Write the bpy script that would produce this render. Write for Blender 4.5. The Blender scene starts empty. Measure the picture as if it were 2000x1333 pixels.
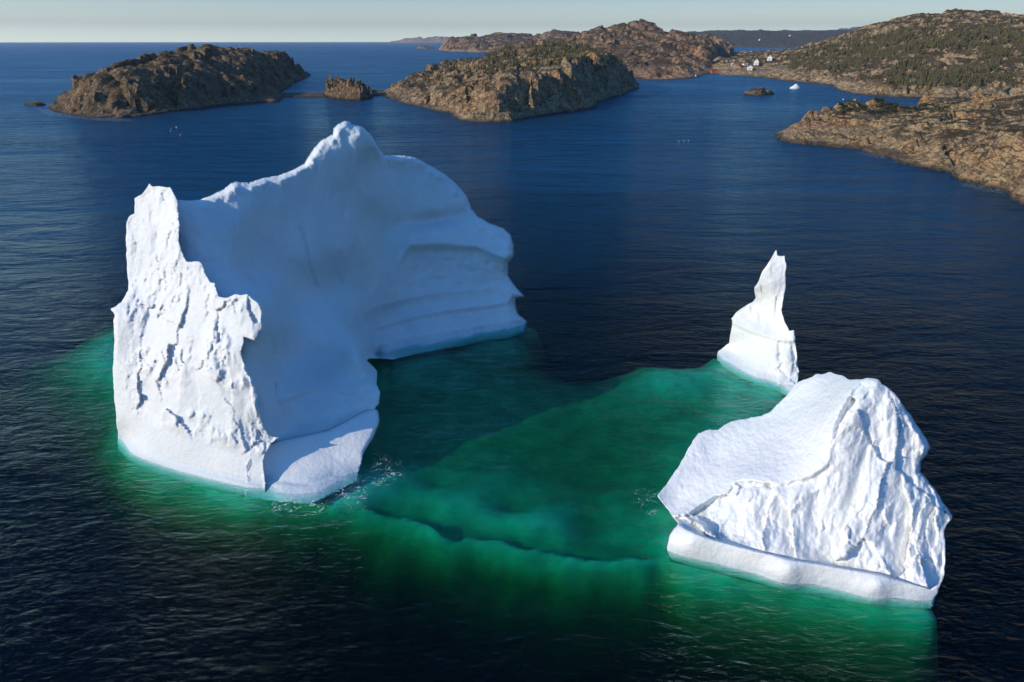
import bpy, math, random
import numpy as np
from mathutils import Vector
from mathutils.geometry import delaunay_2d_cdt
R = math.radians
# ------------------------------------------------------------------ camera
H = 40.0; F = 1333.0; PITCH = 23.76
scn = bpy.context.scene
cam_d = bpy.data.cameras.new('camera'); cam = bpy.data.objects.new('camera', cam_d)
scn.collection.objects.link(cam); scn.camera = cam
cam.location = (0, 0, H); cam.rotation_euler = (R(90 - PITCH), 0, 0)
cam_d.sensor_width = 36; cam_d.lens = F / 2000 * 36
cam_d.clip_start = 0.5; cam_d.clip_end = 90000
# ------------------------------------------------------------------ light
SUN_EL = 23.5
SUN_AZ = (-0.89, -0.455)                       # horizontal direction towards the sun
az = math.atan2(SUN_AZ[0], SUN_AZ[1])         # clockwise from +Y
w = bpy.data.worlds.new('World'); scn.world = w; w.use_nodes = True
wn = w.node_tree
sky = wn.nodes.new('ShaderNodeTexSky'); sky.sky_type = 'NISHITA'; sky.sun_disc = False
sky.sun_elevation = R(SUN_EL); sky.sun_rotation = az
sky.air_density = 1.0; sky.dust_density = 0.6; sky.ozone_density = 1.5; sky.altitude = 0
bg = wn.nodes['Background']; bg.inputs['Strength'].default_value = 0.075
tc = wn.nodes.new('ShaderNodeTexCoord'); sx = wn.nodes.new('ShaderNodeSeparateXYZ'); wn.links.new(tc.outputs['Generated'], sx.inputs[0])
rp = wn.nodes.new('ShaderNodeValToRGB'); wn.links.new(sx.outputs[2], rp.inputs[0]); el = rp.color_ramp.elements
for pos_, c_ in ((0.0, (3.5, 4.2, 4.8)), (0.02, (1.75, 2.0, 2.3)), (0.055, (1.24, 1.46, 1.98)), (0.085, (.48, .92, 1.6)), (0.15, (.16, .80, 1.65)), (0.32, (.42, 1.45, 2.5)), (1.0, (1.4, 2.7, 4.0))):
    e_ = el[0] if pos_ == 0 else (el[len(el)-1] if pos_ == 1 else el.new(pos_)); e_.position = pos_; e_.color = (c_[0]/5, c_[1]/5, c_[2]/5, 1)
mu = wn.nodes.new('ShaderNodeMix'); mu.data_type = 'RGBA'; mu.blend_type = 'MULTIPLY'; mu.inputs[0].default_value = 1
xr = wn.nodes.new('ShaderNodeMapRange'); wn.links.new(sx.outputs[0], xr.inputs[0]); xr.inputs[1].default_value = -.5; xr.inputs[2].default_value = .6; xr.inputs[3].default_value = 1.09; xr.inputs[4].default_value = .76
xs_ = wn.nodes.new('ShaderNodeVectorMath'); xs_.operation = 'SCALE'; wn.links.new(sky.outputs[0], xs_.inputs[0]); wn.links.new(xr.outputs[0], xs_.inputs[3])
wn.links.new(xs_.outputs[0], mu.inputs[6]); wn.links.new(rp.outputs[0], mu.inputs[7])
mu2 = wn.nodes.new('ShaderNodeVectorMath'); mu2.operation = 'SCALE'; mu2.inputs[3].default_value = 5.0; wn.links.new(mu.outputs[2], mu2.inputs[0])
wn.links.new(mu2.outputs[0], bg.inputs[0])
sd = bpy.data.lights.new('sun', 'SUN'); so = bpy.data.objects.new('sun', sd); scn.collection.objects.link(so)
sd.energy = 4.35; sd.angle = R(0.5); sd.color = (1.0, 0.84, 0.62)
n_ = math.hypot(*SUN_AZ)
sv = Vector((SUN_AZ[0]/n_*math.cos(R(SUN_EL)), SUN_AZ[1]/n_*math.cos(R(SUN_EL)), math.sin(R(SUN_EL))))
so.rotation_euler = sv.to_track_quat('Z', 'Y').to_euler()
scn.view_settings.view_transform = 'Standard'; scn.view_settings.look = 'None'
scn.view_settings.exposure = 0.0; scn.view_settings.gamma = 1.0
if scn.render.engine == 'CYCLES' or True:
    try:
        scn.cycles.transparent_max_bounces = 12
        scn.cycles.max_bounces = 6
        scn.cycles.caustics_reflective = False; scn.cycles.caustics_refractive = False
    except Exception: pass
# ------------------------------------------------------------------ pixel <-> place
cP, sP = math.cos(R(PITCH)), math.sin(R(PITCH))
def rays(px, py):
    px = np.asarray(px, float); py = np.asarray(py, float)
    x = (px - 1000) / F; y = -(py - 666.5) / F
    return np.stack([x, cP + y * sP, -sP + y * cP], -1)
def depth_z(px, py, z=0.0):
    r = rays(px, py); return (z - H) / r[..., 2]
def depth_y(px, py, Y):
    r = rays(px, py); return Y / r[..., 1]
def at_z(px, py, z=0.0):
    r = rays(px, py); return np.array([0, 0, H]) + r * np.asarray(depth_z(px, py, z))[..., None]
def at_y(px, py, Y):
    r = rays(px, py); return np.array([0, 0, H]) + r * np.asarray(depth_y(px, py, Y))[..., None]
def pxY(px, Y, z=0.0):                          # column px of the picture, distance Y, height z
    dc = Y * cP + (H - z) * sP
    return np.array([(px - 1000) / F * dc, Y])
# ------------------------------------------------------------------ noise (numpy)
_rs = np.random.RandomState(7)
PERM = np.concatenate([_rs.permutation(4096)] * 2)
GR = _rs.normal(size=(4096, 3)); GR /= np.linalg.norm(GR, axis=1)[:, None]
RND = _rs.uniform(size=(4096, 3))
def _h(i, j, k): return PERM[(PERM[(PERM[i & 4095] + j) & 4095] + k) & 4095]
def perlin(p):
    pi = np.floor(p).astype(np.int64); f = p - pi; u = f*f*f*(f*(f*6-15)+10); out = 0
    for dx in (0, 1):
        for dy in (0, 1):
            for dz in (0, 1):
                g = GR[_h(pi[:, 0]+dx, pi[:, 1]+dy, pi[:, 2]+dz)]
                d = (g * (f - [dx, dy, dz])).sum(1)
                wx = u[:, 0] if dx else 1-u[:, 0]; wy = u[:, 1] if dy else 1-u[:, 1]; wz = u[:, 2] if dz else 1-u[:, 2]
                out = out + d*wx*wy*wz
    return out * 1.6
def fbm(p, scale, octs=4, gain=0.5, seed=0, ridged=False):
    p = np.asarray(p) / scale + seed * 17.31; a = 1; s = 0; t = 0
    for o in range(octs):
        n = perlin(p)
        if ridged: n = 1 - 2*np.abs(n)
        s = s + a*n; t += a; a *= gain; p = p * 2.03 + 5.1
    return s / t
def facets(p, scale, seed=0, tilt=1.0):
    """angular blocks: every cell is its own tilted plane; returns height (cell units) and edge distance"""
    q = np.asarray(p) / scale + seed * 11.7
    pi = np.floor(q).astype(np.int64)
    b1 = np.full(len(q), 9e9); b2 = b1.copy(); val = np.zeros(len(q))
    for dx in (-1, 0, 1):
        for dy in (-1, 0, 1):
            for dz in (-1, 0, 1):
                c = pi + [dx, dy, dz]; h = _h(c[:, 0], c[:, 1], c[:, 2])
                v = q - (c + RND[h]); d = (v*v).sum(1)
                pl = (GR[(h*7+3) & 4095] * v).sum(1) * tilt + (RND[(h*5+1) & 4095, 0] - .5)
                m = d < b1
                b2 = np.where(m, b1, np.minimum(b2, d)); val = np.where(m, pl, val); b1 = np.where(m, d, b1)
    return val, np.sqrt(b2) - np.sqrt(b1)
def sstep(x, a, b):
    t = np.clip((x - a) / (b - a), 0, 1); return t*t*(3-2*t)
# ------------------------------------------------------------------ polygons
def poly_dist(P, poly):
    """signed distance to a closed polygon, positive inside"""
    P = np.asarray(P, float); poly = np.asarray(poly, float); n = len(poly)
    best = np.full(len(P), 9e18); ins = np.zeros(len(P), bool)
    for i in range(n):
        a = poly[i]; b = poly[(i+1) % n]; ab = b - a; L = max((ab*ab).sum(), 1e-12)
        t = np.clip(((P - a) @ ab) / L, 0, 1); d = P - (a + t[:, None]*ab); best = np.minimum(best, (d*d).sum(1))
        c = ((a[1] > P[:, 1]) != (b[1] > P[:, 1]))
        with np.errstate(divide='ignore', invalid='ignore'):
            xi = (b[0]-a[0]) * (P[:, 1]-a[1]) / (b[1]-a[1] if b[1] != a[1] else 1e-12) + a[0]
        ins ^= c & (P[:, 0] < xi)
    d = np.sqrt(best); return np.where(ins, d, -d)
def resample(poly, step, jag=0.0, seed=1):
    poly = np.asarray(poly, float); out = []
    for i in range(len(poly)):
        a = poly[i]; b = poly[(i+1) % len(poly)]; L = np.linalg.norm(b-a); n = max(1, int(round(L/step)))
        nrm = np.array([-(b-a)[1], (b-a)[0]]) / max(L, 1e-9)
        for k in range(n):
            t = k / n; p = a + (b-a)*t
            if jag and k: p = p + nrm * jag * min(L/15, 1) * float(fbm(np.array([[p[0], p[1], seed*3.3]]), 14, 3)[0]) * 2
            out.append(p)
    return np.array(out)
class RBF:
    def __init__(s, pts, vals, kind='tps', reg=1e-7):
        s.p = np.asarray(pts, float); s.kind = kind; n = len(s.p)
        s.c = s.p.mean(0); s.s = np.abs(s.p - s.c).max(); q = (s.p - s.c)/s.s; s.q = q
        K = s.k(q, q) + np.eye(n)*reg
        T = np.hstack([np.ones((n, 1)), q]) if kind == 'tps' else np.ones((n, 1))
        A = np.block([[K, T], [T.T, np.zeros((T.shape[1],)*2)]])
        s.w = np.linalg.solve(A, np.concatenate([vals, np.zeros(T.shape[1])]))
    def k(s, a, b):
        r = np.sqrt(((a[:, None]-b[None])**2).sum(2))
        return r*r*np.log(r+1e-12) if s.kind == 'tps' else -r
    def __call__(s, P):
        P = (np.asarray(P, float) - s.c)/s.s; out = []
        for i in range(0, len(P), 20000):
            q = P[i:i+20000]; T = np.hstack([np.ones((len(q), 1)), q]) if s.kind == 'tps' else np.ones((len(q), 1))
            out.append(np.hstack([s.k(q, s.q), T]) @ s.w)
        return np.concatenate(out)
# ------------------------------------------------------------------ objects
def mesh_obj(name, V, Fc, mat, parent=None, loc=(0, 0, 0), smooth=False):
    me = bpy.data.meshes.new(name)
    V = np.asarray(V, np.float64) - np.asarray(loc)
    if isinstance(Fc, np.ndarray):
        nf, k = Fc.shape
        me.vertices.add(len(V)); me.vertices.foreach_set('co', V.astype(np.float32).ravel())
        me.loops.add(nf*k); me.loops.foreach_set('vertex_index', Fc.astype(np.int32).ravel())
        me.polygons.add(nf); me.polygons.foreach_set('loop_start', np.arange(0, nf*k, k, dtype=np.int32))
        me.polygons.foreach_set('loop_total', np.full(nf, k, np.int32))
        me.update(calc_edges=True)
    else:
        me.from_pydata([tuple(v) for v in V], [], [tuple(f) for f in Fc]); me.update()
    me.polygons.foreach_set('use_smooth', np.full(len(me.polygons), smooth))
    if mat: me.materials.append(mat)
    o = bpy.data.objects.new(name, me); scn.collection.objects.link(o)
    if parent: o.parent = parent
    else: o.location = loc
    return o
def tag(o, label=None, cat=None, group=None, kind=None):
    if label: o['label'] = label
    if cat: o['category'] = cat
    if group: o['group'] = group
    if kind: o['kind'] = kind
    return o
def empty(name, loc, label, cat, group=None, rz=0):
    o = bpy.data.objects.new(name, None); scn.collection.objects.link(o); o.location = loc
    o.rotation_euler = (0, 0, rz); o.empty_display_size = 1
    return tag(o, label, cat, group)
# ------------------------------------------------------------------ materials
class NT:
    def __init__(s, name):
        s.m = bpy.data.materials.new(name); s.m.use_nodes = True; s.t = s.m.node_tree
        s.t.nodes.clear(); s.out = s.t.nodes.new('ShaderNodeOutputMaterial')
    def n(s, typ, ins=None, **props):
        nd = s.t.nodes.new('ShaderNode'+typ)
        for k, v in props.items(): setattr(nd, k, v)
        for k, v in (ins or {}).items():
            sk = nd.inputs[k]
            if isinstance(v, bpy.types.NodeSocket): s.t.links.new(v, sk)
            else: sk.default_value = v
        return nd
    def l(s, a, b): s.t.links.new(a, b)
    def math(s, op, a, b=0.0, c=False):
        nd = s.n('Math', {0: a, 1: b}, operation=op, use_clamp=c); return nd.outputs[0]
    def mix(s, f, a, b, bt='MIX'):
        nd = s.n('Mix', {0: f, 6: a, 7: b}, data_type='RGBA', blend_type=bt); return nd.outputs[2]
    def ramp(s, f, stops):
        nd = s.n('ValToRGB', {0: f}); el = nd.color_ramp.elements
        while len(el) < len(stops): el.new(0.5)
        for e, (p, c) in zip(el, stops): e.position = p; e.color = c if len(c) == 4 else (*c, 1)
        return nd.outputs[0]
    def mr(s, v, a, b, c=0.0, d=1.0):
        nd = s.n('MapRange', {0: v, 1: a, 2: b, 3: c, 4: d}); return nd.outputs[0]
    def noise(s, vec, scale, detail=4, rough=.55, dist=0.0):
        return s.n('TexNoise', {'Vector': vec, 'Scale': scale, 'Detail': detail, 'Roughness': rough, 'Distortion': dist}).outputs[0]
def g4(c): return (*c, 1)
def ice_material(name, rippled=0.0):
    t = NT(name); pos = t.n('NewGeometry').outputs['Position']
    n1 = t.noise(pos, .12, 5, .6); n2 = t.noise(pos, 1.3, 5, .65)
    col = t.mix(t.mr(n1, .35, .65), g4((.66, .68, .69)), g4((.74, .75, .755)))
    col = t.mix(t.mr(t.noise(pos, .085, 3, .5, .5), .50, .64, 0, .55), col, g4((.58, .66, .64)))  # grey-green noise patches: shading of ice hollows put into the base colour
    col = t.mix(t.mr(n2, .55, .8, 0, .35), col, g4((.62, .66, .70)))
    z = t.n('SeparateXYZ', {0: pos}).outputs[2]
    col = t.mix(t.mr(z, .25, .9, .55, 0.0), col, g4((.42, .52, .58)))       # wet ice at the water's edge
    h = t.noise(pos, 2.2, 8, .62)
    b = t.n('Bump', {'Strength': .7, 'Distance': .14, 'Height': h})
    if rippled:
        v = t.n('TexVoronoi', {'Vector': t.n('VectorMath', {0: pos, 1: (1.6, 1.1, 2.4)}, operation='MULTIPLY').outputs[0], 'Scale': 1.6}, feature='SMOOTH_F1')
        b = t.n('Bump', {'Strength': rippled, 'Distance': .12, 'Height': v.outputs[0], 'Normal': b.outputs[0]})
    p = t.n('BsdfPrincipled', {'Base Color': t.mix(t.mr(t.noise(t.n('VectorMath', {0: pos, 1: (1, 1, .25)}, operation='MULTIPLY').outputs[0], .9, 7, .7), .52, .72, 0, .4), col, g4((.60, .66, .72))), 'Roughness': .48, 'Normal': b.outputs[0], 'IOR': 1.31})
    p.inputs['Specular IOR Level'].default_value = .35
    t.l(p.outputs[0], t.out.inputs[0]); return t.m
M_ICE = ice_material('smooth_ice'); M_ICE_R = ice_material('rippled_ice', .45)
def rock_material(name, a, b, dark, veg, vegamt, scale=1.0):
    t = NT(name); geo = t.n('NewGeometry'); pos = geo.outputs['Position']
    sc = t.n('VectorMath', {0: pos, 3: 1.0/scale}, operation='SCALE').outputs[0]
    n1 = t.noise(sc, .035, 6, .62, .4); n2 = t.noise(sc, .22, 6, .68, .3); n3 = t.noise(sc, .11, 9, .72)
    col = t.mix(t.mr(n1, .4, .6), g4(a), g4(b))
    col = t.mix(t.mr(n2, .53, .64, 0, .75), col, g4(dark))
    st = t.n('Mapping', {'Vector': sc, 'Rotation': (R(25), R(35), R(20)), 'Scale': (1, .45, 1.6)}).outputs[0]
    ca = t.math('ABSOLUTE', t.math('SUBTRACT', t.noise(st, .13, 4, .6, .6), .5)); cb = t.math('ABSOLUTE', t.math('SUBTRACT', t.noise(st, .42, 4, .6, .4), .5))
    crack = t.math('MAXIMUM', t.mr(ca, .0, .022, 1, 0), t.math('MULTIPLY', t.mr(cb, .0, .03, 1, 0), .6))
    col = t.mix(t.mr(t.noise(sc, .055, 5, .65, .6), .53, .60, 0, .85), col, g4([x*.55+.02 for x in b]))
    col = t.mix(t.mr(t.noise(st, .30, 6, .7), .56, .66, 0, .6), col, g4([min(1, x*1.35) for x in b]))
    col = t.mix(t.math('MULTIPLY', crack, .8), col, g4([c*.4 for c in dark]))
    nz = t.n('SeparateXYZ', {0: geo.outputs['Normal']}).outputs[2]
    z = t.n('SeparateXYZ', {0: pos}).outputs[2]
    vm = t.math('ADD', t.mr(nz, .55, .97, -.22, .16), t.math('SUBTRACT', n3, .5 - vegamt))
    vm = t.mr(vm, .0, .14)
    vm = t.math('MULTIPLY', vm, t.mr(z, 3.0*scale**.5, 7.0*scale**.5), True)
    n4 = t.noise(sc, .5, 5, .7)
    vc = t.mix(t.mr(n4, .4, .65), g4(veg), g4([veg[0]*1.9, veg[1]*1.55, veg[2]*1.4]))
    col = t.mix(vm, col, vc)
    col = t.mix(t.mr(t.math('ADD', z, t.math('MULTIPLY', n2, 2.0)), 1.4, 2.6, .8, 0), col, g4((.028, .025, .020)))  # wet tide band
    bh = t.math('ADD', t.math('MULTIPLY', n2, 2.2), t.math('MULTIPLY', t.noise(sc, .9, 7, .7), .8))
    bh = t.math('SUBTRACT', bh, t.math('MULTIPLY', crack, .5))
    bm = t.n('Bump', {'Strength': 1.0, 'Distance': 2.2*scale, 'Height': bh})
    p = t.n('BsdfPrincipled', {'Base Color': col, 'Roughness': .88, 'Normal': bm.outputs[0]})
    p.inputs['Specular IOR Level'].default_value = .25
    t.l(p.outputs[0], t.out.inputs[0]); return t.m
M_ROCK = rock_material('warm_granite', (.56, .33, .165), (.50, .37, .20), (.10, .07, .045), (.062, .050, .022), .02)
M_ROCKD = rock_material('brown_rock', (.38, .24, .125), (.30, .215, .12), (.062, .046, .032), (.085, .062, .028), .08)
M_ROCKF = rock_material('heath_rock', (.50, .30, .17), (.42, .28, .165), (.10, .068, .046), (.085, .062, .030), .04, 3.0)
M_HILL = rock_material('forest_floor', (.60, .41, .22), (.54, .38, .21), (.15, .105, .065), (.075, .060, .024), .05, 1.8)
M_FARL = rock_material('far_woods', (.16, .12, .08), (.12, .10, .07), (.07, .06, .04), (.06, .056, .034), .5, 6.0)
def plain(name, col, rough=.7, var=.15, scale=3.0):
    t = NT(name); pos = t.n('NewGeometry').outputs['Position']
    n = t.noise(pos, scale, 4); c = t.mix(t.mr(n, .3, .7), g4([x*(1-var) for x in col]), g4([min(1, x*(1+var)) for x in col]))
    p = t.n('BsdfPrincipled', {'Base Color': c, 'Roughness': rough}); t.l(p.outputs[0], t.out.inputs[0]); return t.m
M_TREE = plain('spruce_needles', (.070, .062, .024), .9, .5, .12)
M_BUSH = plain('juniper_green', (.042, .044, .018), .9, .5, .3)
M_TRUNK = plain('bark', (.09, .065, .045), .9)
M_WHITE = plain('white_paint', (.80, .80, .76), .6, .05)
M_RED = plain('red_paint', (.50, .12, .05), .6); M_ROOF = plain('dark_roof', (.035, .03, .035), .8)
M_ROOFR = plain('maroon_roof', (.12, .03, .05), .8)
M_GLASS = plain('window_glass', (.03, .035, .045), .15)
M_WOOD = plain('wharf_wood', (.35, .28, .19), .8)
M_BUOYR = plain('pink_buoy', (.75, .16, .22), .4)
# sea: reflecting, see-through surface over an absorbing body of water
def sea_material():
    t = NT('sea_water'); geo = t.n('NewGeometry'); pos = geo.outputs['Position']
    xy = t.n('VectorMath', {0: pos, 1: (1, 1, 0)}, operation='MULTIPLY').outputs[0]
    dist = t.n('VectorMath', {0: xy}, operation='LENGTH').outputs['Value']
    # waves run across the view, longer along the crest
    mp = t.n('Mapping', {'Vector': xy, 'Rotation': (0, 0, R(-30)), 'Scale': (.42, 1.0, 1)}).outputs[0]
    mp2 = t.n('Mapping', {'Vector': xy, 'Rotation': (0, 0, R(8)), 'Scale': (.5, 1.0, 1)}).outputs[0]
    w1 = t.noise(mp, .34, 2, .5, .6)
    w2 = t.noise(mp2, 1.05, 3, .55, .8)
    w3 = t.noise(mp, 2.8, 4, .6, .7)
    gust = t.noise(t.n('Mapping', {'Vector': xy, 'Rotation': (0, 0, R(8)), 'Scale': (.35, 1, 1)}).outputs[0], .012, 4, .6, .8)
    amp = t.mr(gust, .3, .7, .4, 1.4)
    hgt = t.math('ADD', t.math('MULTIPLY', w1, .34), t.math('ADD', t.math('MULTIPLY', w2, .26), t.math('MULTIPLY', w3, .115)))
    w0 = t.noise(t.n('Mapping', {'Vector': xy, 'Rotation': (0, 0, R(-14)), 'Scale': (.38, 1.0, 1)}).outputs[0], .11, 3, .6, .5)
    hgt = t.math('MULTIPLY', t.math('ADD', hgt, t.math('MULTIPLY', w0, t.mr(dist, 50, 350, .5, 3.2))), amp)
    bm = t.n('Bump', {'Strength': 1.0, 'Distance': 1.15, 'Height': hgt})
    rough = t.mr(dist, 60, 700, .04, .25)
    gl = t.n('BsdfGlossy', {'Color': (.42, .54, .56, 1), 'Roughness': rough, 'Normal': bm.outputs[0]})
    dt = t.n('VectorMath', {0: geo.outputs['Incoming'], 1: bm.outputs[0]}, operation='DOT_PRODUCT').outputs['Value']
    fr = t.math('POWER', t.math('SUBTRACT', 1.0, t.math('ABSOLUTE', dt), True), 5.0)
    fr = t.math('ADD', t.math('MULTIPLY', fr, .98), .02, True)
    tr = t.n('BsdfTransparent', {'Color': (1, 1, 1, 1)})
    df = t.n('BsdfDiffuse', {'Color': (.006, .066, .155, 1), 'Normal': bm.outputs[0]})
    body = t.n('MixShader', {0: t.mr(dist, 98, 240, .0, .72), 1: tr.outputs[0], 2: df.outputs[0]})
    mx = t.n('MixShader', {0: fr, 1: body.outputs[0], 2: gl.outputs[0]})
    t.l(mx.outputs[0], t.out.inputs[0])
    va = t.n('VolumeAbsorption', {'Color': (.40, .865, .785, 1), 'Density': 1.5})
    t.l(va.outputs[0], t.out.inputs[1]); return t.m
M_SEA = sea_material()
def disc_solid(rad, z0, z1, n=128):
    a = np.linspace(0, 2*np.pi, n, endpoint=False)
    V = [(rad*math.cos(t), rad*math.sin(t), z) for z in (z0, z1) for t in a]
    Fc = [list(range(n))[::-1], list(range(n, 2*n))] + [[i, (i+1) % n, n+(i+1) % n, n+i] for i in range(n)]
    return V, Fc
V, Fc = disc_solid(22000, -60, 0)
tag(mesh_obj('sea', V, Fc, M_SEA), kind='structure')
V, Fc = disc_solid(22500, -62, -60.5)
tag(mesh_obj('seabed', V, Fc, plain('dark_mud', (.004, .006, .008), 1)), kind='structure')

# ------------------------------------------------------------------ icebergs
def ctrl_w(ctrl):
    P = []; W = []
    for c in ctrl:
        px, py, v = c
        if v is None: d = float(depth_z(px, py, 0.0))
        elif isinstance(v, str): d = float(depth_z(px, py, float(v[1:])))   # 'z1.5'
        else: d = float(depth_y(px, py, v))
        P.append((px, py)); W.append(1.0/d)
    return np.array(P, float), np.array(W)
def ledge(px, py, line, width, amp, fade=40):
    """a shelf that swells out above the line and is cut back below it"""
    line = np.asarray(line, float); yl = np.interp(px, line[:, 0], line[:, 1]); dy = py - yl
    m = sstep(px, line[0, 0]-fade*.2, line[0, 0]+fade) * (1 - sstep(px, line[-1, 0]-fade, line[-1, 0]+fade*.2)) if fade else 1
    up = np.clip(1 + dy/width, 0, 1)**2 * (dy < 0)
    dn = np.clip(1 - dy/(width*.28), 0, 1)**2 * (dy >= 0)
    return -amp * (up + dn) * m
def sheet(name, poly, ctrl, mat, parent, step=3.0, thick=6, tR=60, jag=1.0, rim=None, disp=None, reg=1e-7, smooth=True, seed=1):
    B = resample(poly, step, jag, seed); lo = B.min(0); hi = B.max(0)
    gx, gy = np.meshgrid(np.arange(lo[0], hi[0], step), np.arange(lo[1], hi[1], step*.87))
    gx = gx + (np.arange(gx.shape[0]) % 2)[:, None]*step/2
    G = np.stack([gx.ravel(), gy.ravel()], 1) + np.random.RandomState(seed).uniform(-.22, .22, (gx.size, 2))*step
    G = G[poly_dist(G, B) > step*.55]
    P = np.vstack([B, G]); nb = len(B)
    res = delaunay_2d_cdt([Vector(p) for p in P], [], [list(range(nb))], 1, 1e-5)
    V2 = np.array([tuple(v) for v in res[0]]); T = np.array(res[2]); 
    d = poly_dist(V2, B); bnd = d < 1e-3; d = np.maximum(d, 0)
    cp, cw = ctrl_w(ctrl); W = RBF(cp, cw, 'tps', reg)(V2); dc = 1/np.clip(W, cw.min()*.8, cw.max()*1.2)
    px, py = V2[:, 0], V2[:, 1]
    if rim:
        rR, rD, rm = rim; u = 1 - np.minimum(d/rR, 1); dc = dc + rD*(1-np.sqrt(np.maximum(0, 1-u*u)))*rm(px, py)
    r = rays(px, py); C0 = np.array([0, 0, H])
    if disp is not None: dc = dc + disp(C0 + r*dc[:, None], px, py, d)
    Pf = C0 + r*dc[:, None]
    dcb = dc.mean()*0 + 1/np.clip(W, cw.min()*.8, cw.max()*1.2) + thick*(1-np.exp(-d/tR)) + .15
    dcb = np.maximum(dcb, dc + .1)
    Pb = C0 + r*dcb[:, None]
    idx = np.arange(len(V2)); bi = np.full(len(V2), -1); inner = ~bnd
    bi[inner] = len(V2) + np.arange(inner.sum()); bi[bnd] = idx[bnd]
    V = np.vstack([Pf, Pb[inner]])
    # orientation: front faces must face the camera
    a, b, c = Pf[T[:, 0]], Pf[T[:, 1]], Pf[T[:, 2]]
    nrm = np.cross(b-a, c-a); flip = (nrm * (C0 - a)).sum(1) < 0
    T[flip] = T[flip][:, ::-1]
    Tb = bi[T][:, ::-1]
    keep = ~((bi[T] == T).all(1)); Tb = Tb[keep]
    o = mesh_obj(name, V, np.vstack([T, Tb]), mat, parent, parent.location if parent else (0, 0, 0), smooth)
    return o

# --- the large horseshoe berg
base = at_z(560, 800); big = empty('iceberg', (base[0], base[1]+8, 0), 'huge horseshoe iceberg with jagged sunlit left face and smooth blue shaded inner wall', 'iceberg', 'icebergs around the green pool')
lit = [(291.8, 358.9), (297, 364), (314, 365), (331.7, 365.4), (339.7, 378), (346.8, 391), (349.7, 419.6), (351, 448), (350.5, 476.6), (359.7, 502), (365.4, 512), (379.6, 511), (392.5, 513.7), (396.7, 522), (402.5, 536), (411, 552), (419.6, 553), (423.8, 568), (428, 580), (445, 582), (461, 575), (471, 577), (485, 575), (493.7, 585), (505, 593.5), (512, 608), (510, 625), (512, 639), (504, 655), (498.5, 665), (488, 662), (476, 658), (477, 668), (472.6, 681), (471, 691), (476, 708), (490, 736), (502, 760), (505.4, 794.6), (512, 822), (524.4, 850), (545, 855), (530, 866), (515, 900), (520, 975), (441, 962), (393, 952), (338, 936), (289, 920), (250, 900), (231, 880), (230, 850), (227.6, 822), (223.5, 781), (220.7, 732), (223.5, 663), (221.4, 629), (224, 617), (216.6, 603), (237, 591), (250.8, 566.5), (248.5, 533.7), (246, 476.6), (247, 436.7), (252.8, 423), (263.3, 416.7), (263, 388), (277, 379.7), (285.5, 369.7)]
litc = [(236, 860, None), (255, 883, None), (289, 900, None), (393, 931, None), (483, 951, None), (524, 855, 57.8), (500, 886, 57), (505, 794, 58.2), (489, 736, 59), (471, 691, 59.6), (505, 625, 60.8), (485, 577, 61.8), (428, 582, 62.8), (397, 520, 65), (362, 505, 66), (350, 440, 67.7), (335, 368, 69.8), (292, 362, 71), (263, 400, 71.5), (247, 450, 71), (250, 560, 69), (218, 603, 67), (222, 700, 65.4), (224, 780, 64.2), (350, 700, 61.8), (380, 600, 63.8), (300, 800, 61.4), (400, 830, 59), (230, 822, 63.6)]
def lit_disp(P, px, py, d):
    band = 800 + (px-225)*.34                        # smooth wave-washed band below this line
    m = 1 - sstep(py, band-25, band+12)
    up = sstep(py, 520, 640)
    q = P * [1, 1, .38]
    wv = np.stack([fbm(P, 3, 3, seed=s) for s in (1, 2, 3)], 1)
    q = np.stack([P[:, 0]+.15*P[:, 2], P[:, 1], P[:, 2]*.34], 1)
    f1, e1 = facets(q + .8*wv, 3.2, 3, 1.3)
    f2, e2 = facets(P*[1, 1, .5] + .4*np.stack([fbm(P, 1.5, 3, seed=s) for s in (4, 5, 6)], 1), .95, 5, 1.3)
    rg = fbm(q + .5*wv, 2.2, 4, .55, seed=12, ridged=True)
    pt = sstep(fbm(P, 5, 3, seed=13), -.12, .22)                       # the broken texture comes in patches
    big_ = fbm(P*[1, 1, .45], 7, 3, seed=8)
    out = m*(f1*.42*(.06+.94*up) + f2*.17*pt*(.2+.8*up) - np.maximum(rg, 0)*.40*pt*(.12+.88*up) + big_*.6 + (1-up)*(fbm(P*[1, 1, .35] + .4*wv, 1.9, 4, .55, seed=14)*.42 + np.maximum(f2, 0)*.14) + fbm(P*[1, 1, .7], .5, 4, .65, seed=9)*.13*(.25+pt))
    out += (1-m)*fbm(P, 5, 3, seed=11)*.14 + ledge(px, py, [(228, 855), (260, 872), (340, 903), (440, 930), (520, 948)], 50, -.28, 0)
    ed = sstep(d, 0, 7); return out*(.35+.65*ed)
sheet('cleaved_face', lit, litc, M_ICE, big, 2.6, 10, 12, 1.6, None, lit_disp)
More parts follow.
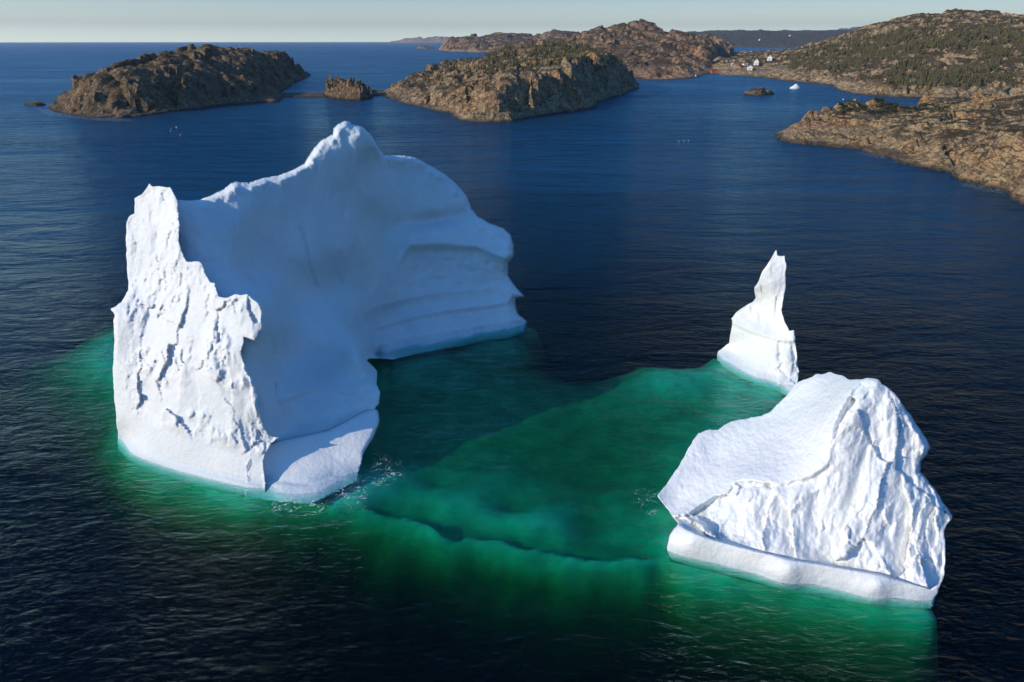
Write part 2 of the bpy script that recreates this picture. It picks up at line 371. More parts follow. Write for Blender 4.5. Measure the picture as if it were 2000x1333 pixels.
blue = [(318, 372), (347, 391), (371, 392), (389.6, 391), (411, 382.5), (436.7, 369.7), (451, 358), (461, 354.6), (471, 357), (485, 357), (513.7, 348), (542, 344), (570.7, 332.6), (593.5, 319.8), (602, 305.5), (613.5, 288.4), (627.7, 274), (649, 262), (650.5, 251.4), (662, 241.4), (673, 236), (683, 237.7), (688, 243), (707.6, 247), (721.8, 260), (733, 277), (742, 293), (750.7, 303), (760, 304), (790, 303.6), (812.6, 308), (842.6, 325), (868.8, 340), (891, 358.8), (912, 383), (921, 407.6), (932.6, 422.5), (955, 435.7), (985, 447), (998, 460), (1004, 478.8), (1003, 501), (992.6, 516), (992.6, 538.8), (1007.6, 561), (1023, 577), (1022.6, 581), (1007.6, 585.7), (1006.8, 595), (1013, 613.8), (1031, 629), (1030, 636), (1030, 652), (992, 664), (955, 668), (880, 680), (805, 694), (767, 703), (745, 701), (722, 701), (716, 704), (728, 715), (736.6, 725.6), (735, 750), (742.5, 767), (740, 789), (733, 797.4), (722, 840), (640, 890), (540, 905), (480, 880), (470, 760), (440, 680), (420, 640), (370, 560), (330, 500), (310, 430)]
bluec = [(330, 380, 72.3), (345, 395, 71.3), (330, 480, 70.5), (355, 450, 69.6), (370, 512, 68.6), (410, 540, 67.6), (430, 585, 65.6), (440, 650, 64.6), (500, 600, 64), (515, 640, 63), (480, 700, 62), (495, 740, 61.4), (470, 780, 60.6), (510, 800, 60.7), (530, 850, 59.7), (500, 880, 58.8), (400, 391, 74), (460, 357, 77), (540, 345, 81), (600, 315, 85), (650, 260, 89), (680, 238, 91), (735, 285, 92), (755, 304, 97), (812, 308, 101), (870, 340, 103.5), (921, 407, 103), (985, 447, 102), (1004, 480, 100), (1003, 505, 99), (993, 540, 100), (1020, 578, 98), (1008, 590, 98.5), (1030, 634, None), (992, 648, None), (955, 650, None), (880, 663, None), (805, 677, None), (767, 687, None), (733, 694, None), (450, 450, 73), (500, 400, 77), (560, 450, 79.5), (500, 550, 72.5), (560, 600, 74), (600, 500, 79.5), (650, 400, 86), (620, 660, 75), (560, 700, 70), (600, 750, 68), (660, 700, 73.5), (700, 740, 69.5), (738, 765, 67.3), (733, 797, 66.3), (640, 800, 65.2), (560, 830, 62.4), (640, 880, 61.5), (690, 662, 77), (705, 688, 74), (716, 712, 72.5), (722, 650, 87.4), (745, 672, 87.6), (750, 690, None), (765, 665, 88.6), (700, 600, 85), (760, 610, 91.5), (850, 560, 96), (930, 520, 98.5), (800, 500, 94.5), (720, 500, 89), (740, 400, 91), (850, 400, 100), (900, 600, 95.8), (960, 600, 97), (700, 330, 90), (660, 560, 83), (730, 668, 86.9), (820, 640, 91.5)]
def blue_disp(P, px, py, d):
    o = fbm(P, 9, 3, seed=21)*1.0 + fbm(P*[1, 1, .6], 2.4, 4, seed=22)*.26 + np.maximum(fbm(P*[1, 1, .4], 5, 4, seed=28, ridged=True), 0)*.35
    o += ledge(px, py, [(775, 520), (800, 478), (870, 476), (930, 482), (985, 505), (1010, 520)], 75, 1.2, 25)
    o += ledge(px, py, [(700, 628), (730, 600), (790, 585), (860, 572), (1000, 562)], 70, .9, 30)*.7
    o += ledge(px, py, [(700, 672), (740, 640), (800, 622), (870, 607), (960, 597), (1012, 585)], 40, .6, 18)
    o += ledge(px, py, [(700, 690), (760, 668), (850, 652), (950, 636), (1040, 622)], 18, .25, 18)
    o += ledge(px, py, [(541, 788), (597, 764), (631, 758), (676, 767), (731, 748), (750, 742)], 45, .7, 22)
    sc = sstep(px, 770, 830)*(1-sstep(px, 950, 1000))*sstep(py, 480, 495)*(1-sstep(py, 540, 590))
    o += sc*(fbm(P*[1, 1, 1.6], 3.4, 4, .55, seed=24)*.8 + .55)
    o += (sstep(px, 640, 760)*(1-sstep(px, 860, 900))) * (3.4*np.exp(-(((px-745)/75)**2 + ((py-425)/62)**2))) + 1.6*np.exp(-(((px-640+(py-560)*.5)/70)**2 + ((py-560)/50)**2))
    o += 2.2*np.exp(-(((px-845)/70)**2 + ((py-432-(845-px)*.12)/16)**2))
    for ln in ([(585, 440), (596, 470), (603, 500), (606, 530), (622, 565)], [(528, 650), (534, 690), (538, 770)], [(690, 480), (676, 530), (664, 560)]):
        L_ = np.array(ln, float); xl = np.interp(py, L_[:, 1], L_[:, 0]); o += .35*np.exp(-((px-xl)/2.6)**2)*sstep(py, L_[0, 1]-5, L_[0, 1]+8)*(1-sstep(py, L_[-1, 1]-8, L_[-1, 1]+5))
    rimn = top_rim(px, py)*(1-sstep(d, 10, 34))*sstep(d, .5, 4)
    return o*sstep(d, 0, 14) + rimn*(fbm(P, 1.3, 4, .6, seed=26)*.75 + fbm(P, 4, 2, seed=27)*.8)
top_rim = lambda px, py: (1 - sstep(py, 640, 690)) * sstep(px, 375, 410)
def rim_depth(px, py): return top_rim(px, py)*np.where(px < 760, 1.0, .9) 
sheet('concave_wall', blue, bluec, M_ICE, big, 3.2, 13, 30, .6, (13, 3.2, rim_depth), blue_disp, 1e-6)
foot = [(486, 897), (500, 886), (524, 870), (545, 861), (600, 849), (640, 840), (665, 829), (690, 814), (712, 803), (733, 797), (740, 803), (742, 815), (741, 830), (728, 860), (716, 876), (709, 888), (706, 905), (700, 924), (700, 940), (650, 965), (610, 985), (545, 980), (478, 972), (481, 940), (479, 910)]
footc = [(483, 951, None), (545, 960, None), (597, 964.5, None), (621, 960, None), (648, 946, None), (683, 929, None), (700, 922, None), (480, 908, 56.3), (500, 886, 57.2), (545, 862, 58.9), (600, 850, 60.4), (640, 840, 61.6), (690, 815, 63.8), (733, 797, 65.9), (742, 820, 64.2), (728, 860, 61.4), (709, 888, 59.6), (560, 915, 57.3), (620, 900, 58.4), (660, 880, 59.8), (490, 930, 56.0), (530, 945, 55.8)]
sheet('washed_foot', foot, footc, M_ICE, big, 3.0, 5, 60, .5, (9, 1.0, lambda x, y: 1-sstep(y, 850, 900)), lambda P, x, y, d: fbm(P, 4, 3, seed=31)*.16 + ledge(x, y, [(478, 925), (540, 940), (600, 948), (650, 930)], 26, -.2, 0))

# --- the slender spire
b2 = at_z(1490, 730); spire = empty('iceberg', (b2[0], b2[1]+4, 0), 'slender white iceberg spire with a forked tip, behind the fluted iceberg', 'iceberg', 'icebergs around the green pool')
sp = [(1516, 488.8), (1518, 499.6), (1525, 501), (1532.4, 500), (1533, 508), (1536, 516.4), (1533.6, 539), (1534.8, 561), (1530, 585), (1526.4, 604), (1529, 618), (1534.8, 633), (1542, 646.7), (1550.4, 645.3), (1553.5, 659), (1553, 672), (1556.4, 690), (1557.6, 714), (1561, 726), (1557.6, 746), (1553, 775), (1542, 778), (1518, 764), (1484, 754), (1446, 738), (1414, 718), (1400, 704), (1401, 692), (1403, 685.6), (1414, 678), (1424, 671), (1426.8, 652), (1430, 636), (1430, 626), (1428, 623), (1438.8, 610), (1455, 599), (1470, 591), (1476, 582), (1474, 571), (1473.6, 561), (1482, 549), (1486, 537), (1491.6, 527), (1498, 518), (1503.6, 510), (1509, 500)]
spc = [(1402, 692, None), (1414, 702, None), (1446, 721.5, None), (1484, 738, None), (1518, 748, None), (1542, 761, None), (1430, 628, 86.6), (1470, 593, 86.5), (1438, 612, 86.8), (1475, 640, 84), (1520, 662, 81.5), (1552, 655, 80.2), (1527, 604, 83.3), (1480, 552, 85.3), (1516, 489, 85.6), (1534, 516, 84.5), (1535, 560, 84), (1480, 665, 82.9), (1430, 650, 86), (1560, 727, 78.3), (1540, 700, 79.2), (1430, 680, 86.1), (1505, 560, 84.4), (1556, 690, 79.6), (1505, 620, 84)]
def sp_disp(P, x, y, d):
    f, e = facets(P*[1, 1, .35], 1.6, 41, 1.1); up = 1-sstep(y, 600, 640)
    o = f*.28*up + fbm(P, 3, 4, seed=42)*.25 + fbm(P, .6, 3, seed=44)*.05 + ledge(x, y, [(1425, 628), (1450, 640), (1480, 652), (1520, 665), (1560, 668)], 26, .35, 0)
    rr = sstep(x, 1512, 1524)*sstep(y, 655, 665); f2, _ = facets(P*[1, 1, .3], 1.3, 43, 1.2)
    return (o + rr*(f2*.35) + .5*np.exp(-((x-1523)/5)**2)*sstep(y, 662, 670)*(1-sstep(y, 690, 715)))*sstep(d, 0, 4)
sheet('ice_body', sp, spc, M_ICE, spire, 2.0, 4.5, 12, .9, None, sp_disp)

# --- the fluted berg lower right
b3 = at_z(1560, 1130); flu = empty('iceberg', (b3[0], b3[1]+4, 0), 'fluted white iceberg at lower right with a smooth ramp and rounded summit knob', 'iceberg', 'icebergs around the green pool')
body = [(1285, 966), (1303.5, 943.6), (1316, 924), (1329.6, 904.5), (1343, 880), (1353.5, 861), (1364.4, 846), (1386, 839), (1403.6, 840), (1412, 833), (1425, 826), (1445, 819), (1464.5, 816.6), (1485, 813), (1503.6, 804.4), (1521, 789), (1538.5, 769.6), (1556, 748), (1569, 742), (1586, 737), (1593, 731), (1608, 731), (1620, 727), (1638.5, 732.6), (1660, 742), (1677.7, 742), (1695, 739), (1710, 740), (1716.8, 743.5), (1722, 751), (1738.6, 761), (1751.6, 774), (1760, 788), (1775, 806), (1795, 836), (1810, 858), (1817, 876), (1808, 892), (1799.5, 902), (1797, 922), (1812, 938), (1828, 958), (1840, 978), (1860, 1006.7), (1859, 1014), (1851.7, 1022), (1843, 1035), (1845, 1052), (1847, 1074), (1846, 1100), (1843, 1126), (1836, 1144), (1828, 1160), (1822, 1185), (1790, 1165), (1717, 1140), (1630, 1128), (1543, 1112), (1456, 1090), (1390, 1070), (1335, 1045), (1325, 1024), (1316.6, 1013), (1299, 989), (1285, 970)]
bodyc = [(1325, 1024, 'z1.6'), (1390, 1056, 'z1.5'), (1456, 1074, 'z1.4'), (1543, 1096, 'z1.3'), (1630, 1111, 'z1.2'), (1717, 1124, 'z1.1'), (1817, 1160, 'z0.4'), (1590, 926, 48.3), (1538, 944, 48.8), (1495, 947, 49.2), (1442, 940, 50.6), (1408, 961, 50.6), (1347, 1004, 49.4), (1621, 904, 48.4), (1625, 852, 49.8), (1643, 804, 51.2), (1665, 761, 52.8), (1695, 739, 53.4), (1738, 761, 52.3), (1770, 818, 50.2), (1817, 876, 48.8), (1797, 915, 47.7), (1860, 1008, 46.4), (1845, 1035, 45.2), (1847, 1074, 44), (1843, 1126, 42.5), (1600, 1000, 46.5), (1500, 1010, 46.9), (1700, 900, 48.3), (1700, 1000, 45.8), (1780, 1000, 45.3), (1700, 820, 50.2), (1620, 728, 58.5), (1586, 737, 59), (1521, 789, 59), (1464, 817, 59), (1386, 839, 58.5), (1353, 861, 57.3), (1285, 967, 52), (1303, 944, 53.3), (1316, 1012, 49.6), (1450, 880, 55), (1560, 850, 53.3), (1600, 780, 55.6), (1400, 900, 55)]
crease = [(1347, 1004), (1375, 985), (1408, 961), (1425, 943), (1442, 938), (1470, 942), (1495, 947), (1538, 944), (1565, 934), (1590, 926), (1607, 914), (1621, 904), (1622, 880), (1625, 852), (1633, 828), (1643, 804), (1655, 780), (1665, 761), (1680, 745), (1695, 738), (1720, 720), (1900, 700), (1900, 1250), (1300, 1250), (1300, 1010)]
def body_disp(P, x, y, d):
    cl = poly_dist(np.stack([x, y], 1), crease) + fbm(np.stack([x, y, 0*x], 1), 26, 4, .6, seed=66)*8; m = sstep(cl, -4, 9)
    # flutes lean to the right going up, as on the photographed cliff
    q = np.stack([P[:, 0] - .28*P[:, 2], P[:, 1]*.6, P[:, 2]*.17], 1)
    wv = np.stack([fbm(P, 3.5, 3, seed=s) for s in (51, 52, 53)], 1)
    f1, e1 = facets(q + wv*.8, 2.9, 54, 1.6); f2, e2 = facets(q*[1, 1, 1.6] + wv*.35, .95, 55, 1.4)
    rg = fbm(q + wv*.35, 2.6, 4, .5, seed=56, ridged=True); rg2 = fbm(q*[1, 1, .6] + wv*.3, 1.0, 3, seed=62, ridged=True)
    pt = sstep(fbm(P, 4, 2, seed=63), -.25, .2)
    o = m*(np.clip(f1, -.75, 1)*1.0 + f2*.2*pt + rg*.62 + rg2*.12*pt + fbm(P, .5, 2, seed=60)*.03)
    o += (1-m)*(fbm(P, 6, 3, seed=57)*.35 + fbm(P*[1, 1, 1], .75, 3, seed=58)*.085)
    o += -.15*np.exp(-(np.abs(cl)/20))*(1-m) + .15*np.exp(-(np.abs(cl-8)/10))*m
    bl = np.interp(x, [1325, 1390, 1456, 1543, 1630, 1717, 1817], [1024, 1056, 1074, 1096, 1111, 1124, 1160]); lo_ = sstep(bl - y, -4, 16)
    return o*(.3+.7*sstep(d, 0, 9))*lo_ + .5*(1-lo_)
rim3 = lambda x, y: sstep(x, 1758, 1775)*(1-sstep(y, 1005, 1012))
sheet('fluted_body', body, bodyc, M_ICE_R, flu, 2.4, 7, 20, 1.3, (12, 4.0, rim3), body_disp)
ft = [(1325, 1022), (1345, 1034), (1390, 1052), (1456, 1070), (1543, 1091), (1630, 1106), (1717, 1120), (1780, 1140), (1817, 1152), (1834, 1140), (1832, 1158), (1823, 1170), (1819, 1190), (1738, 1188), (1650, 1175), (1564, 1160), (1477, 1140), (1390, 1118), (1347, 1108), (1310, 1096), (1300, 1076), (1302.6, 1061), (1308, 1041.5), (1316, 1031)]
ftc = [(1312, 1078.5, None), (1347, 1089, None), (1390, 1098, None), (1477, 1120, None), (1564, 1139, None), (1651, 1155, None), (1738, 1168, None), (1795, 1173, None), (1821, 1171, None), (1325, 1022, 'z1.9'), (1390, 1052, 'z2.1'), (1456, 1070, 'z2.1'), (1543, 1091, 'z2.0'), (1630, 1106, 'z1.9'), (1717, 1120, 'z1.8'), (1817, 1153, 'z0.8'), (1303, 1058, 'z0.7'), (1308, 1041, 'z1.3'), (1350, 1060, 'z1.6'), (1543, 1112, 'z1.5'), (1717, 1143, 'z1.3')]
sheet('washed_foot', ft, ftc, M_ICE, flu, 2.6, 4, 40, .5, (6, .6, lambda x, y: 1-sstep(y, 1125, 1150)), lambda P, x, y, d: fbm(P, 3, 3, seed=61)*.10 + fbm(P, .6, 3, seed=67)*.03, 3e-4)

# --- ice under the water that joins the three peaks
M_UW = plain('submerged_ice', (.70, .84, .82), .7, .3, .35)
sh = [(0, 720, -13), (110, 700, -10.5), (140, 800, -8), (210, 640, -9), (210, 880, -5), (250, 920, -4), (300, 960, -5), (400, 985, -4.5), (480, 1000, -4.2), (540, 1000, -4.0), (650, 1000, -3.6), (690, 960, -1.8), (660, 960, -1.5), (700, 990, -3.2), (300, 1010, -9), (420, 1040, -9), (0, 850, -15),
 (760, 1010, -6.4), (850, 1033, -6.4), (940, 1053, -6.4), (1020, 1075, -6.4), (1100, 1088, -6.4), (1200, 1090, -6.4), (1280, 1085, -5.4), (1300, 1095, -3.2),
 (1830, 1200, -3.0),
 (760, 800, -5.5), (760, 900, -5.5), (850, 850, -5.5), (850, 950, -6.0), (1000, 800, -5.5), (1000, 900, -6.4), (1000, 1000, -6.4), (1150, 760, -7.0), (1150, 850, -6.4), (1150, 950, -7.0), (1150, 1040, -6.6), (1270, 950, -6.0), (1270, 1040, -4.5), (1270, 850, -6.0), (1350, 800, -5.0), (1400, 750, -3.6), (1480, 780, -3.2), (1380, 720, -4.5), (1395, 700, -3), (1450, 760, -2.6), (1530, 775, -2.6), (1250, 720, -8), (950, 700, -5.2), (1000, 670, -6), (1050, 648, -5), (880, 690, -5), (760, 720, -4), (800, 700, -3.0), (600, 560, -10), (300, 560, -14), (1600, 900, -8), (1500, 900, -5)]
# drop-offs, given by where they lie in plan
under = [(300, 890), (400, 920), (500, 945), (600, 950), (680, 912), (760, 680), (850, 660), (950, 644), (1000, 638), (1480, 722), (1530, 742), (1440, 705), (1400, 1085), (1500, 1112), (1600, 1132), (1700, 1152), (1780, 1160)]
underw = [(-38, 68), (-33, 72), (-30, 62), (-24, 60), (-19, 62), (-21, 70), (-24, 80), (-30, 80), (-19, 89), (-9, 95), (-25, 92), (-10, 102), (0, 103), (24, 83), (28, 81), (18, 50), (24, 49), (30, 46), (22, 54), (14, 49)]
sh0 = [(1862, 1205, -5), (1868, 1250, -8), (1898, 1235, -13), (1885, 1180, -9), (1340, 1097, -2.0), (1340, 1131, -4.3), (1340, 1183, -9), (1400, 1109, -2.0), (1400, 1143, -4.3), (1400, 1195, -9), (1460, 1120, -2.0), (1460, 1154, -4.3), (1460, 1206, -9), (1520, 1131, -2.0), (1520, 1165, -4.3), (1520, 1217, -9), (1580, 1143, -2.0), (1580, 1177, -4.3), (1580, 1229, -9), (1640, 1154, -2.0), (1640, 1188, -4.3), (1640, 1240, -9), (1700, 1166, -2.0), (1700, 1200, -4.3), (1700, 1252, -9), (1760, 1177, -2.0), (1760, 1211, -4.3), (1760, 1263, -9), (1820, 1188, -2.0), (1820, 1222, -4.3), (1820, 1274, -9), (-100, 1000, -30), (0, 1060, -30), (150, 1070, -30), (300, 1110, -30), (420, 1120, -30), (550, 1090, -26), (650, 1080, -26), (740, 1060, -24), (850, 1084, -24), (950, 1106, -24), (1050, 1128, -24), (1150, 1140, -24), (1250, 1143, -22), (1330, 1230, -28), (1450, 1290, -30), (1600, 1310, -30), (1750, 1320, -30), (1930, 1330, -30), (1950, 1220, -30), (1960, 1100, -30), (1920, 900, -30),
 (700, 1250, -40), (1000, 1300, -40), (300, 1280, -40), (1300, 1330, -40), (-50, 620, -28), (0, 580, -30), (150, 560, -28), (1130, 620, -24), (1250, 640, -26), (1350, 610, -30), (1620, 650, -30), (1680, 700, -30), (1750, 760, -28), (1480, 560, -30), (1150, 560, -30), (1000, 500, -30), (800, 500, -30), (500, 500, -28)]
pts = np.array([at_z(a, b, z) for a, b, z in [(a, b, z*.46) for a, b, z in sh]] + [at_z(a, b, 0) for a, b, z in sh0] + [at_z(a, b, 0) for a, b in under] + [np.array([a, b, 0.]) for a, b in underw]); zz = np.array([s[2]*.46 for s in sh] + [s[2] for s in sh0] + [-1.1]*(len(under)+len(underw)), float)
rb = RBF(pts[:, :2], zz, 'lin', 0)
xs = np.arange(-95, 70, .55); ys = np.arange(22, 130, .55); GX, GY = np.meshgrid(xs, ys)
Q = np.stack([GX.ravel(), GY.ravel(), 0*GX.ravel()], 1)
Z = rb(Q[:, :2]); Z = Z + fbm(Q, 9, 3, seed=71)*np.clip(-Z*.09, .05, 2.2) + fbm(Q, 2.2, 4, seed=72, ridged=True)*.18
cl_ = np.array([at_z(a, b, -2.2)[:2] for a, b in ((600, 988), (690, 998), (760, 1020), (850, 1044), (940, 1064), (1020, 1086), (1100, 1099), (1200, 1104), (1300, 1104))])
wq = Q[:, :2] + np.stack([fbm(Q, 4, 3, seed=76), fbm(Q, 4, 3, seed=77)], 1)*1.6; dl = np.full(len(Q), 9e9)
for a_, b_ in zip(cl_[:-1], cl_[1:]):
    t_ = np.clip(((wq-a_) @ (b_-a_))/((b_-a_)**2).sum(), 0, 1); dl = np.minimum(dl, np.linalg.norm(wq - a_ - t_[:, None]*(b_-a_), axis=1))
Z = np.maximum(Z, -1.5 - 1.3*dl + fbm(Q, 2.6, 4, .55, seed=78)*.38)
dyr = Q[:, 1] - np.interp(Q[:, 0], cl_[:, 0], cl_[:, 1]); bh = sstep(dyr, -1.9, -1.3)*(1-sstep(dyr, 7, 20))*sstep(Q[:, 0], cl_[0, 0]-2, cl_[0, 0]+1)*(1-sstep(Q[:, 0], cl_[-1, 0]-1, cl_[-1, 0]+4))
Z = np.maximum(Z, -2.65 + fbm(Q, 5, 2, seed=79)*.3 - (1-bh)*60)
e = np.minimum.reduce([GX.ravel()+95, 70-GX.ravel(), GY.ravel()-22, 130-GY.ravel()]); Z = np.minimum(Z, -1.0) - 30*(1-sstep(e, 0, 14))
Z = np.maximum(np.where(Z < -12, -12 + (Z+12)*2.2, Z), -58)
V = np.stack([Q[:, 0], Q[:, 1], Z], 1); V[:, :2] += np.stack([fbm(V, 3.5, 4, seed=s) for s in (74, 75)], 1)*.5*sstep(-Z, 2, 6)[:, None]; nx = len(xs); ny = len(ys)
I = (np.arange(ny-1)[:, None]*nx + np.arange(nx-1)[None]).ravel()
o = mesh_obj('submerged_ice_ridge', V, np.stack([I, I+1, I+nx+1, I+nx], 1), M_UW, None, (0, 60, 0), True)
tag(o, 'pale green submerged ice shelf glowing under the water between the icebergs', 'ice shelf')

# ------------------------------------------------------------------ land
TERR = {}
def terrain(name, coast, ridge, mat, res=2.5, cliff=20, amp=3.0, blk=12, pw=2.0, seed=1, fine=.35, label=None, top=.45, relk=1.5):
    """coast: ('p',px,py) seen shoreline pixel or ('y',px,Y) unseen; ridge: (px,py,Y) crest/slope heights"""
    C_ = np.array([at_z(c[1], c[2])[:2] if c[0] == 'p' else pxY(c[1], c[2]) for c in coast])
    K = np.array([at_y(*r) for r in ridge])
    hf = RBF(K[:, :2], K[:, 2], 'lin', 1e-9)
    lo = C_.min(0)-8*res; hi = C_.max(0)+8*res
    xs = np.arange(lo[0], hi[0], res); ys = np.arange(lo[1], hi[1], res); GX, GY = np.meshgrid(xs, ys)
    P = np.stack([GX.ravel(), GY.ravel()], 1); P3 = np.hstack([P, np.zeros((len(P), 1))])
    wob = np.stack([fbm(P3, blk*1.5, 4, .6, seed=seed+s) for s in (0, 9)], 1)*blk*.35
    d = poly_dist(P + wob, C_)
    def hgt(P3, d):
        hh = np.clip(hf(P3[:, :2]), K[:, 2].min()*.8, K[:, 2].max()*1.02)
        t = np.clip(d/cliff, 0, 1); prof = 1-(1-t)**pw
        n0 = fbm(P3, blk*3.2, 5, .5, seed=seed+1)
        hh = hh*prof
        wv = np.stack([fbm(P3, blk*1.1, 4, .6, seed=seed+s) for s in (2, 3)] + [0*d], 1)*blk*.6
        f1, e1 = facets(P3*[1, .8, 1]+wv, blk*1.25, seed+4, 1.5); f2, e2 = facets(P3+wv*.6, blk*.42, seed+5, 1.4)
        rg = fbm(P3 + wv, blk*2.2, 5, .55, seed=seed+11, ridged=True)
        m = sstep(d, 0, blk*.5)
        side = top + (1-top)*(1 - sstep(d + n0*cliff*.5, cliff*.35, cliff*1.05))
        hh = hh + m*side*np.clip(hh/(amp*relk), .12, 1)*((f1-.18)*amp*1.65 + f2*amp*.5) + m*(n0*amp*.75 + (rg-.2)*amp*.55*(.4+.6*side)) + fbm(P3, blk*.3, 4, .6, seed=seed+6)*amp*fine*m*(.4+.6*side)
        hh = hh - m*np.exp(-e1*11)*amp*.8*side
        return np.where(d > 0, np.maximum(hh, .25*m) + .9*sstep(d, 0, res*2)-.3, -.3 + np.maximum(d*.6, -8))
    Z = hgt(P3, d); keepv = d > -7*res
    nx = len(xs); ny = len(ys)
    I = (np.arange(ny-1)[:, None]*nx + np.arange(nx-1)[None]).ravel(); Q = np.stack([I, I+1, I+nx+1, I+nx], 1)
    Q = Q[keepv[Q].all(1)]
    j = np.stack([fbm(P3, blk*.3, 2, seed=seed+7), fbm(P3, blk*.3, 2, seed=seed+8)], 1)*min(res*.8, 2)
    V = np.column_stack([P + j, Z]); used = np.unique(Q); mp = np.full(len(V), -1); mp[used] = np.arange(len(used))
    c0 = C_.mean(0)
    o = mesh_obj(name, V[used], mp[Q], mat, None, (c0[0], c0[1], 0), False)
    tag(o, label, None, None, 'structure')
    Zg = Z.reshape(ny, nx)
    def sample(x, y):
        i = np.clip(((np.asarray(x)-lo[0])/res), 0, nx-2); k = np.clip(((np.asarray(y)-lo[1])/res), 0, ny-2)
        i0 = i.astype(int); k0 = k.astype(int); a = i-i0; b = k-k0
        return (Zg[k0, i0]*(1-a)*(1-b)+Zg[k0, i0+1]*a*(1-b)+Zg[k0+1, i0]*(1-a)*b+Zg[k0+1, i0+1]*a*b)
    sample.bounds = (lo, hi); sample.coast = C_
    return sample
p = lambda *a: [('p', x, y) for x, y in a]
q = lambda *a: [('y', x, y) for x, y in a]
left_isl = terrain('island', p((98, 218), (130, 226), (190, 231), (240, 233), (300, 224), (380, 214), (440, 206), (495, 203), (510, 200), (522, 203), (545, 201), (556, 192), (550, 184), (556, 176), (575, 163), (606, 150)) + q((607, 930), (590, 1020), (500, 1000), (400, 850), (300, 720), (200, 640), (110, 560), (92, 470)),
    [(105, 212, 438), (120, 200, 436), (140, 176, 438), (165, 160, 440), (185, 151, 440), (240, 132, 455), (300, 118, 490), (350, 98, 530), (380, 105, 565), (410, 101, 600), (450, 97, 660), (490, 107, 730), (540, 102, 820), (570, 115, 860), (590, 128, 885), (605, 143, 900), (205, 190, 428), (530, 190, 545), (120, 200, 500), (142, 178, 520), (165, 163, 545), (200, 147, 590), (245, 134, 620), (300, 118, 620), (400, 112, 760), (500, 118, 920)], M_ROCKD, 1.6, 24, 4.6, 17, 1.3, 3)
mid_isl = terrain('island', p((748, 190), (770, 198), (800, 205), (830, 213), (882, 222), (890, 234), (940, 240), (1000, 238), (1050, 228), (1100, 222), (1160, 212), (1166, 200), (1210, 188), (1247, 173)) + q((1248, 760), (1235, 850), (1150, 950), (1040, 950), (950, 850), (850, 760), (760, 640), (742, 600)),
    [(755, 178, 585), (770, 168, 600), (800, 162, 620), (850, 150, 640), (900, 134, 650), (950, 119, 655), (1000, 107, 665), (1045, 95, 680), (1082, 82, 700), (1120, 92, 720), (1160, 119, 720), (1200, 142, 720), (1235, 160, 730), (830, 190, 540), (890, 172, 480), (940, 160, 440), (965, 160, 425), (985, 142, 470), (1020, 122, 540), (1055, 103, 610), (900, 200, 430), (1150, 132, 850), (1200, 151, 790), (1228, 163, 760), (1100, 113, 860), (1050, 108, 860), (990, 126, 800), (1180, 150, 860)], M_ROCK, 1.6, 20, 4.8, 16, 1.4, 13)
terrain('sea_stack', p((633, 188), (650, 193), (680, 196), (705, 197), (728, 192)) + q((730, 590), (700, 610), (640, 600)), [(640, 164, 565), (648, 162, 570), (655, 167, 572), (664, 171, 575), (680, 164, 575), (692, 159, 575), (705, 163, 575), (714, 172, 575), (724, 184, 575)], M_ROCKD, 1.0, 4, 3.4, 7, 3, 23, top=1, relk=.6)
terrain('sand_spit', p((545, 191), (600, 191), (640, 191)) + q((640, 600), (545, 600)), [(550, 187, 580), (600, 187, 585), (640, 187, 580)], M_ROCKD, 1.5, 8, .4, 6, 2, 24)
terrain('sand_spit', p((718, 189), (740, 188), (760, 188)) + q((760, 620), (720, 610)), [(720, 184, 585), (755, 179, 600)], M_ROCKD, 1.5, 8, .4, 6, 2, 25)
terrain('islet', p((45, 206), (70, 208), (90, 206)) + q((88, 500), (50, 500)), [(60, 203, 490), (80, 201, 490)], M_ROCKD, 1.0, 6, 1.2, 4, 2, 26)
# far islands and hills
terrain('islet', p((812, 95), (830, 96.5), (850, 95.5)) + q((850, 4300), (812, 4300)), [(820, 92, 4100), (832, 90, 4100), (845, 93, 4100)], M_ROCKF, 9, 40, 5, 40, 2, 31)
terrain('island', p((857, 99), (880, 101.5), (930, 103), (1000, 103.3), (1075, 103)) + q((1110, 3500), (860, 3600)),
    [(860, 92, 3050), (875, 84, 3050), (905, 76, 3050), (940, 73, 3050), (960, 78, 3050), (972, 75, 3150), (1000, 66, 3300), (1020, 69, 3300), (1040, 76, 3200), (1060, 80, 3100), (900, 85, 2850), (1000, 82, 2850)], M_ROCKF, 5, 75, 9, 80, 2.0, 33, top=.6)
terrain('hill', q((1048, 2400), (1130, 2300), (1160, 3400), (1040, 3400)), [(1050, 80, 2800), (1058, 72, 2850), (1068, 66, 2850), (1080, 60, 2850), (1092, 63, 2850), (1105, 68, 2800), (1130, 74, 2700)], M_ROCKF, 7, 60, 8, 60, 2, 34)
terrain('island', p((760, 83.6), (800, 83.8), (897, 83.8)) + q((897, 16500), (760, 16500)), [(765, 79, 15200), (771, 77, 15200), (778, 80.5, 15200), (786, 75, 15200), (800, 73, 15200), (825, 72, 15200), (850, 71, 15200), (870, 66, 15200), (885, 70, 15200), (895, 77, 15200)], M_ROCKF, 30, 160, 26, 260, 2, 35, top=1)
